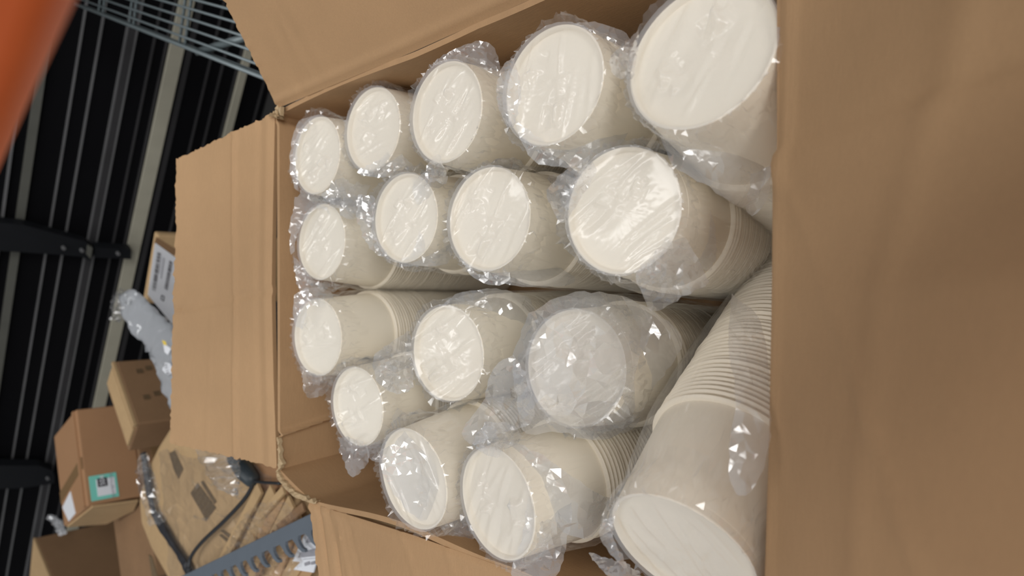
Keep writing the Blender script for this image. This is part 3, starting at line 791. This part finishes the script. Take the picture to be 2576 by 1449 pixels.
def sq(cx_, cz_, hx, hz): return [mp_(cx_ - hx, cz_ - hz), mp_(cx_ + hx, cz_ - hz), mp_(cx_ + hx, cz_ + hz), mp_(cx_ - hx, cz_ + hz)]
lab = flat('mint_label', sq(0.835, 0.036, 0.125, 0.027), M['teal'], mint, mn, 0.001); tag(lab, 'mint green label')
flat('label_paper', sq(0.84, 0.040, 0.085, 0.018), M['white'], lab, mn, 0.0016)
flat('black_block', sq(0.79, 0.034, 0.043, 0.0095), M['ink'], lab, mn, 0.0022)
text_mesh('1504', mp_(0.79, 0.034) + mn * 0.0026, -ex, (0, 0, 1), 0.0145, M['white'], 'lettering', lab)
text_mesh('TEAMBPTNDX', mp_(0.84, 0.052) + mn * 0.002, -ex, (0, 0, 1), 0.0085, M['ink_grey'], 'lettering', lab)
# carton top: white label, tape band, closing seam
mt = lambda s, t_: mFR + (mFL - mFR) * s + mD * t_
flat('white_label', [mt(0.72, 0.55), mt(0.97, 0.45), mt(0.99, 0.75), mt(0.80, 0.95)], M['white'], mint, (0, 0, 1))
flat('tape', [mt(0.50, 0.0), mt(0.62, 0.0), mt(0.75, 1.0), mt(0.63, 1.0)], M['tape'], mint, (0, 0, 1), 0.0008)
q = MB(); q.box(mt(0.5, 0.06) + np.array([0, 0, 0.002]), (mFL - mFR) * 0.49, mD * 0.03, (0, 0, 0.002)); q.build('top_flap', M['kraft_red'], mint)
# torn flap end and left side flap
sd = mD
q = MB(); q.prism([mFL + np.array([0, 0, -0.01]), mFL + mD * 0.95 + np.array([0, 0, -0.004]), mFL + mD * 0.95 + np.array([-0.012, 0, -0.085]), mFL + mD * 0.3 + np.array([-0.016, 0, -0.108]), mFL + np.array([-0.006, 0, -0.1])], nrm(ex) * 0.004)
q.build('end_flap', M['kraft_pale'], mint)

# carton with small printed marks
Hm = 0.50
pm = lambda x, y: on_z(x, y, CAMZ - Hm)
a_, b_ = pm(290, 908), pm(345, 1067)
fv = (b_ - a_)[:2]; pv = nrm(np.array([fv[1], -fv[0]])); pv = pv if pv[1] > 0 else -pv
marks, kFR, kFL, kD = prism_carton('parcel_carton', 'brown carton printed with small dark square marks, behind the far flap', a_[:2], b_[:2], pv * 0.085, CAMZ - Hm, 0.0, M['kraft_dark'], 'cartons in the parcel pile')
kx = nrm(kFL - kFR); kn = nrm(np.cross(kx, (0, 0, 1))); kn = kn if kn[1] < 0 else -kn
for s, dz in ((0.20, 0.040), (0.16, 0.060), (0.62, 0.035), (0.58, 0.058)):
    c = kFR + (kFL - kFR) * s + np.array([0, 0, -dz]) + kn * 0.001
    q = MB()
    for (u0, u1, w0, w1) in ((-6, 6, 4, 6), (-6, 6, -6, -4), (-6, -4, -6, 6), (4, 6, -6, 6), (-6, 6, -1, 1), (-1, 1, -6, 6)):
        q.box(c + kx * (u0 + u1) / 2000 + np.array([0, 0, (w0 + w1) / 2000]), kx * (u1 - u0) / 2000, (0, 0, (w1 - w0) / 2000), kn * 0.0006)
    q.build('printed_mark', M['ink_brown'], marks)
q = MB(); q.box((kFR + kFL) / 2 + kD * 0.06 + np.array([0, 0, 0.003]), (kFL - kFR) * 0.5, kD * 0.05, (0, 0, 0.003)); q.build('top_flap', M['kraft_pale'], marks)
q = MB(); q.box((kFR + kFL) / 2 + kD * 0.5 + np.array([0, 0, 0.002]), (kFL - kFR) * 0.49, kD * 0.3, (0, 0, 0.002)); q.build('top_flap', M['kraft_pale'], marks)

# carton with its lit top painted pale, at the photo's lower left corner
Hd = 0.50
pc_ = lambda x, y: on_z(x, y, CAMZ - Hd)
a_, b_ = pc_(89, 1352), pc_(150, 1500)
fv = (b_ - a_)[:2]; pv = nrm(np.array([fv[1], -fv[0]])); pv = pv if pv[1] > 0 else -pv
pale, qFR, qFL, qD = prism_carton('parcel_carton', 'carton with its lit top coloured paler, standing left of the mint-labelled carton', a_[:2], b_[:2], pv * 0.24, CAMZ - Hd, 0.0, M['kraft_dark'], 'cartons in the parcel pile')
q = MB(); q.box((qFR + qFL + qD) / 2 + np.array([0, 0, 0.0025]), (qFL - qFR) * 0.5, qD * 0.5, (0, 0, 0.0025)); q.build('top_flap', M['kraft_pale'], pale)

# carton with the shipping label, peeping over the far flap
c1, c2 = at(396, 590, 1.42), at(368, 762, 1.36)
top = (c1 + c2) / 2
za = CAMZ + ray(396, 590)[2] * 1.42
c2 = on_z(366, 765, za)
fv = (c2 - c1)[:2]; pv = nrm(np.array([fv[1], -fv[0]])); pv = pv if pv[1] > 0 else -pv
ship, sFR, sFL, sD = prism_carton('parcel_carton', 'carton with a white barcode shipping label, peeping out behind the far flap', c1[:2], c2[:2], pv * 0.02, za, 0.0, M['kraft_pale'], 'cartons in the parcel pile')
sx = nrm(sFL - sFR); sn = nrm(np.cross(sx, (0, 0, 1))); sn = sn if sn[1] < 0 else -sn
p0 = sFR
sp = lambda x, y, off=0.0: on_plane(x, y, p0 + sn * off, sn)
lab = flat('shipping_label', [sp(390, 610), sp(372, 742), sp(470, 860), sp(470, 668)], M['white'], ship, sn, 0.0012)
def lerp2(A, B, C, D, u, v):
    return np.array(A) * (1 - u) * (1 - v) + np.array(B) * u * (1 - v) + np.array(C) * u * v + np.array(D) * (1 - u) * v
def barcode(quad, nbar, seed, off, mat, parent):
    rng = np.random.default_rng(seed); q = MB(); u = 0.0
    while u < 1.0:
        w = rng.choice([0.012, 0.02, 0.03]); 
        if u + w > 1: break
        P = [lerp2(*quad, u, 0), lerp2(*quad, u + w, 0), lerp2(*quad, u + w, 1), lerp2(*quad, u, 1)]
        q.add([sp(*p, off) for p in P], [(0, 1, 2, 3)]); u += w + rng.choice([0.01, 0.016, 0.025])
    return q.build('barcode', mat, parent)
barcode([(396, 634), (382, 730), (391, 735), (405, 638)], 30, 1, 0.0022, M['ink'], lab)
barcode([(426, 655), (413, 727), (421, 733), (434, 661)], 30, 2, 0.0022, M['ink'], lab)
q = MB()
for quad in ([(412, 648), (404, 700), (406, 702), (414, 650)], [(407, 645), (400, 690), (401, 691), (408, 646)]):
    q.add([sp(*p, 0.0022) for p in quad], [(0, 1, 2, 3)])
q.build('printed_lines', M['ink_grey'], lab)
q = MB()
for quad in ([(406, 741), (404, 752), (406, 754), (408, 743)], [(412, 745), (410, 757), (412, 759), (414, 747)], [(406, 741), (406, 743), (414, 748), (414, 746)], [(404, 751), (404, 753), (412, 759), (412, 757)]):
    q.add([sp(*p, 0.0022) for p in quad], [(0, 1, 2, 3)])
q.build('printed_mark', M['ink'], lab)
flat('tape', [sp(393, 596), sp(388, 612), sp(450, 650), sp(450, 632)], M['kraft_dark'], ship, sn, 0.0008)

# grey poly bag slumped over the cartons
def pillow(name, outline_l, outline_r, thick, mat, parent, seed, n=16, amp=0.004, smooth=False):
    """soft bag between two edge lines: rounded cross-sections with dents"""
    rng = np.random.default_rng(seed)
    A, B = np.array(spline(outline_l, 6)), np.array(spline(outline_r, 6))
    v = []; f = []
    R_ = len(A)
    for j, (a, b_) in enumerate(zip(A, B)):
        c = (a + b_) / 2; s = (b_ - a) / 2
        d = nrm(A[min(j + 1, R_ - 1)] + B[min(j + 1, R_ - 1)] - A[max(j - 1, 0)] - B[max(j - 1, 0)])
        up_ = nrm(np.cross(nrm(s), d)); up_ = up_ if np.dot(up_, CAM - c) > 0 else -up_
        for i in range(n):
            t_ = 2 * math.pi * (i + 0.5 * (j % 2)) / n
            v.append(c + s * math.cos(t_) + up_ * thick * math.sin(t_) * min(1, 0.35 + 0.65 * math.sin(math.pi * j / (R_ - 1))) + rng.normal(0, amp, 3))
    for j in range(R_ - 1):
        for i in range(n):
            a, b_ = j * n + i, j * n + (i + 1) % n
            f += [(a, b_, b_ + n), (a, b_ + n, a + n)]
    f += [tuple(range(n - 1, -1, -1)), tuple((R_ - 1) * n + k for k in range(n))]
    q = MB(); q.add(v, f)
    return q.build(name, mat, parent, smooth)
poly = thing('poly_bag', at(400, 880, 1.36), 'grey plastic poly bag slumped between the cartons behind the far flap', 'bag')
pz = lambda L: [at(x, y, z) for x, y, z in L]
pillow('body', pz([(296, 742, 1.40), (322, 828, 1.38), (365, 868, 1.35), (392, 935, 1.32), (428, 1018, 1.29), (450, 1060, 1.27)]),
       pz([(340, 728, 1.38), (385, 772, 1.36), (435, 820, 1.33), (470, 880, 1.30), (500, 960, 1.27), (520, 1020, 1.25)]), 0.012, M['poly'], poly, 5, 14, 0.0022, True)
pillow('knotted_end', pz([(300, 725, 1.40), (288, 750, 1.41), (282, 775, 1.41), (286, 806, 1.41)]), pz([(318, 740, 1.38), (318, 760, 1.38), (316, 780, 1.38), (305, 806, 1.39)]), 0.008, M['film_pile'], poly, 7, 12, 0.003)
pn = nrm(CAM - at(415, 900, 1.3))
def tag_quad(px, z, name, mat, parent, th=0.0015):
    return flat(name, [at(x, y, z) for x, y in px], mat, parent, pn, th)
tag_quad([(415, 912), (428, 914), (438, 936), (420, 944), (408, 930)], 1.285, 'white_tag', M['white'], poly)
text_mesh('0116', at(419, 929, 1.278), at(424, 945, 1.278) - at(414, 915, 1.278), at(425, 926, 1.278) - at(409, 932, 1.278), 0.010, M['ink'], 'lettering', poly, 0.001)
tag_quad([(410, 862), (419, 868), (430, 878), (422, 893), (414, 886)], 1.29, 'white_sticker', M['white'], poly)
tag_quad([(407, 856), (416, 858), (420, 868), (412, 868)], 1.285, 'yellow_sticker', M['yellow'], poly)

# big film-wrapped carton in front of the pile
WZ = 0.50
wz = lambda x, y, z=WZ: on_z(x, y, z)
wr_ = thing('wrapped_carton', (wz(560, 1260)[0], wz(560, 1260)[1], 0), 'big film-wrapped brown carton with dark printed panels, behind the left flap', 'carton', 'cartons in the parcel pile')
out_ = [(470, 1000), (440, 1048), (395, 1120), (362, 1190), (346, 1255), (352, 1320), (378, 1385), (420, 1460), (520, 1620), (800, 1640), (880, 1330), (690, 1130)]
q = MB(); q.prism([wz(*p) for p in out_], (0, 0, -WZ)); bevel(q.build('body', M['kraft_pale'], wr_), 0.012, 3)
upn = np.array([0, 0, 1.0])
Qp = [wz(480, 1240), wz(498, 1214), wz(545, 1278), wz(520, 1310)]
for k_ in range(6):
    u0, u1 = k_ / 6 + 0.006, (k_ + 1) / 6 - 0.012
    flat('printed_bar', [lerp2(Qp[0], Qp[3], Qp[2], Qp[1], u0, 0), lerp2(Qp[0], Qp[3], Qp[2], Qp[1], u1, 0), lerp2(Qp[0], Qp[3], Qp[2], Qp[1], u1, 1), lerp2(Qp[0], Qp[3], Qp[2], Qp[1], u0, 1)], M['ink_brown'], wr_, upn, 0.001)
flat('printed_panel', [wz(427, 1140), wz(440, 1133), wz(462, 1180), wz(450, 1205), wz(438, 1180)], M['ink_brown'], wr_, upn, 0.001)
flat('printed_line', [wz(506, 1212), wz(512, 1209), wz(546, 1262), wz(540, 1268)], M['ink_brown'], wr_, upn, 0.001)
flat('printed_panel', [wz(375, 1395), wz(383, 1400), wz(400, 1460), wz(385, 1460)], M['ink_brown'], wr_, upn, 0.001)
for P in ([(556, 1335), (562, 1332), (600, 1358), (592, 1366)], [(552, 1346), (558, 1343), (590, 1368), (584, 1374)]):
    flat('printed_line', [wz(*p) for p in P], M['ink_brown'], wr_, upn, 0.001)
flat('tape', [wz(640, 1165), wz(705, 1170), wz(745, 1240), wz(700, 1250), wz(655, 1225)], M['kraft_red'], wr_, upn, 0.0012)  # flat reddish patch standing in for a reddish carton here
# wrap film over its top
rng = np.random.default_rng(21)
def crumple_sheet(name, quad, nz_, amp, mat, parent, seed, nu=22, nv=22, lift=0.006):
    rng = np.random.default_rng(seed)
    P = [wz(*p, WZ + lift) for p in quad]
    v = []; f = []
    for j in range(nv):
        for i in range(nu):
            p = lerp2(*P, i / (nu - 1), j / (nv - 1))
            e = 0 if 0 < i < nu - 1 and 0 < j < nv - 1 else 1
            v.append(p + np.array([rng.normal(0, 0.004), rng.normal(0, 0.004), abs(rng.normal(0, amp))]))
    for j in range(nv - 1):
        for i in range(nu - 1):
            a = j * nu + i
            f += [(a, a + 1, a + nu + 1), (a, a + nu + 1, a + nu)] if (i + j) % 2 else [(a, a + 1, a + nu), (a + 1, a + nu + 1, a + nu)]
    return mesh(name, v, f, mat, parent)
crumple_sheet('wrap_film', [(400, 1130), (680, 1180), (720, 1449), (430, 1449)], 1, 0.0022, M['film_pile'], wr_, 22, 20, 20)
# loose clear bag and grey plug lying on it
cb = thing('clear_bag', wz(550, 1200, WZ + 0.012), 'small clear plastic bag lying on the wrapped carton under the far flap', 'bag')
pillow('body', pz([(500, 1110, 1.03), (498, 1150, 1.03), (520, 1190, 1.015), (550, 1230, 1.0), (592, 1244, 0.985)]),
       pz([(600, 1110, 1.0), (605, 1150, 0.99), (605, 1185, 0.985), (602, 1215, 0.98), (600, 1244, 0.975)]), 0.006, M['film_pile'], cb, 31, 12, 0.002)
CZ = WZ + 0.016
plug = thing('power_plug', wz(625, 1195, WZ), 'dark blue-grey cable connector on the wrapped carton, cords leaving it', 'connector')
q = MB(); q.tube([wz(590, 1150, CZ), wz(615, 1185, CZ), wz(636, 1208, CZ), wz(640, 1212, CZ)], [0.012, 0.014, 0.011, 0.005], 12); q.build('body', M['plug'], plug, True)
q = MB(); q.tube(spline([wz(638, 1211, CZ), wz(630, 1232, CZ), wz(610, 1262, CZ - 0.004), (wz(565, 1310, CZ - 0.005)), wz(510, 1362, CZ - 0.005), wz(482, 1398, CZ - 0.003), wz(475, 1428, CZ)], 8), 0.0032, 8); q.build('cord', M['cord'], plug, True)
q = MB(); q.tube(spline([wz(638, 1211, CZ), wz(670, 1214, CZ), wz(705, 1216, CZ)], 6), 0.0022, 8); q.build('cord', M['cord'], plug, True)
# black strap over the carton edge with film around it
st = thing('black_strap', wz(420, 1340, WZ), 'black strap running over the edge of the wrapped carton', 'strap')
cl = [wz(x, y, WZ + 0.010) for x, y in ((358, 1140), (372, 1230), (384, 1285), (400, 1318), (430, 1366), (458, 1410), (476, 1446))]
cl = spline(cl, 5); v = []; f = []
rng = np.random.default_rng(3)
for i, p in enumerate(cl):
    d = nrm(cl[min(i + 1, len(cl) - 1)] - cl[max(i - 1, 0)]); s = nrm(np.cross(d, upn)); w = 0.0085 + 0.002 * math.sin(i * 0.5)
    for k_, (a, h) in enumerate(((-1, 0), (-0.4, 0.003), (0.4, 0.003), (1, 0))): v.append(p + s * w * a + upn * (h + rng.normal(0, 0.0006)))
    for a in (1, -1): v.append(p + s * w * a - upn * 0.004)
for i in range(len(cl) - 1):
    for k_ in range(6): f.append((i * 6 + k_, i * 6 + (k_ + 1) % 6, i * 6 + 6 + (k_ + 1) % 6, i * 6 + 6 + k_))
f += [tuple(range(6)), tuple(len(v) - 1 - k_ for k_ in range(6))]
q = MB(); q.add(v, f); q.build('webbing', M['strap'], st)
pillow('film_wrap', pz([(348, 1150, 1.14), (346, 1200, 1.13), (358, 1260, 1.10), (378, 1325, 1.07)]), pz([(372, 1140, 1.12), (385, 1200, 1.10), (400, 1260, 1.08), (412, 1310, 1.06)]), 0.006, M['film_pile'], st, 33, 12, 0.002)

# bundle of flattened cardboard behind the comb strip
bz = WZ + 0.010
fb = thing('cardboard_bundle', wz(680, 1350, bz), 'bundle of flattened cardboard strips on the wrapped carton by the left flap', 'cardboard')
rng = np.random.default_rng(77)
base = [((575, 1470), (690, 1236)), ((600, 1475), (712, 1246)), ((622, 1480), (735, 1262)), ((648, 1485), (752, 1290)), ((676, 1490), (772, 1320)), ((700, 1495), (790, 1350)), ((545, 1440), (655, 1228)), ((730, 1500), (800, 1380))]
for i, (a, b2) in enumerate(base):
    z_ = bz + 0.002 + 0.003 * (i % 3)
    A, B = wz(*a, z_), wz(*b2, z_); d = nrm(B - A); s = nrm(np.cross(d, upn))
    q = MB(); q.box((A + B) / 2, (B - A) / 2, s * rng.uniform(0.008, 0.013), nrm(upn + s * rng.uniform(-0.5, 0.5)) * 0.0018)
    q.build('strip', M[('kraft_pale', 'kraft', 'kraft_pale')[i % 3]], fb)
for i, (a, b2) in enumerate([((590, 1465), (640, 1350)), ((640, 1470), (690, 1340)), ((690, 1480), (735, 1350)), ((655, 1300), (715, 1232)), ((700, 1330), (765, 1275))]):
    z_ = bz + 0.011
    A, B = wz(*a, z_), wz(*b2, z_); d = nrm(B - A); s = nrm(np.cross(d, upn))
    q = MB(); q.box((A + B) / 2, (B - A) / 2, s * 0.005, nrm(upn + s * (0.6 - 0.3 * i)) * 0.0016)
    q.build('strip', M[('kraft_pale', 'kraft_dark', 'kraft')[i % 3]], fb)
ff2, qq2 = loose_film([(560, 1400), (600, 1320), (650, 1270), (720, 1270), (770, 1340), (760, 1420), (700, 1470), (600, 1470)], 1.03, np.random.default_rng(5), 0.0, 0.006, cell=9.0, tilt=(-0.02, -0.05))
zlift = [p + (p - CAM) * ((WZ + 0.030 + 0.006 * math.sin(i)) - p[2]) / (p[2] - CAM[2]) for i, p in enumerate(np.asarray(ff2))]
mesh('wrap_film', zlift, qq2, M['film_pile'], fb)
# slate comb strip with hooked teeth
kz = WZ + 0.038
cs = thing('comb_strip', wz(620, 1365, kz), 'slate grey plastic comb strip with hooked teeth lying across the pile', 'strip')
A, B = wz(430, 1462, kz), wz(800, 1283, kz); A2, B2 = wz(452, 1490, kz), wz(812, 1306, kz)
d = nrm(B - A); s = nrm(A2 - A - d * np.dot(A2 - A, d)); Lc = np.linalg.norm(B - A); wdt = 0.019
q = MB(); q.prism([A, B, B + s * wdt, A + s * wdt], (0, 0, -0.004)); bevel(q.build('spine', M['slate'], cs), 0.001)
q0 = None
pitch_ = Lc / 14.5
for k_ in range(14):
    c = A + d * (pitch_ * (k_ + 0.55)) + s * wdt
    pts = []
    T = 0.019
    outer = [(-0.004, -0.001), (0.002, 0.006), (0.006, 0.013), (0.013, 0.019), (0.020, 0.021)]
    inner = [(0.020, 0.0175), (0.015, 0.0145), (0.0115, 0.009), (0.010, 0.004), (0.012, -0.001)]
    P = [c + d * (x * 1.15 - 0.006) + s * y * (1.02 if y > 0 else 1.0) for x, y in outer + inner]
    q = MB(); q.prism(P, (0, 0, -0.004)); q.build('tooth', M['slate'], cs)
# printed papers
pp = thing('shipping_papers', wz(770, 1380, WZ + 0.022), 'white printed shipping papers tucked beside the left flap', 'papers')
pzz = WZ + 0.024
sheet1 = flat('sheet', [wz(778, 1320, pzz), wz(800, 1330, pzz), wz(805, 1420, pzz), wz(738, 1411, pzz)], M['white'], pp, upn)
sheet2 = flat('sheet', [wz(762, 1408, pzz + .003), wz(800, 1404, pzz + .003), wz(790, 1440, pzz + .003), wz(740, 1432, pzz + .003)], M['white'], pp, upn)
for P in ([(776, 1350), (800, 1344), (800, 1362), (770, 1366)], [(755, 1390), (800, 1378), (800, 1398), (750, 1403)]):
    flat('printed_block', [wz(*p, pzz + 0.002) for p in P], M['ink_grey'], sheet1, upn, 0.0006)
for P in ([(766, 1416), (778, 1412), (780, 1420), (768, 1424)], [(782, 1414), (792, 1411), (792, 1419), (784, 1421)]):
    flat('printed_block', [wz(*p, pzz + 0.005) for p in P], M['ink_grey'], sheet2, upn, 0.0006)
# scrap of film on the pale carton
sf = thing('film_scrap', at(150, 1330, 1.9), 'scrap of clear film sticking up between the two left cartons', 'film')
pillow('body', pz([(118, 1300, 2.0), (128, 1310, 2.0), (142, 1326, 2.0), (150, 1345, 2.0)]), pz([(126, 1296, 2.0), (148, 1308, 2.0), (160, 1325, 2.0), (165, 1345, 2.0)]), 0.006, M['film_tail'], sf, 41, 10, 0.003)
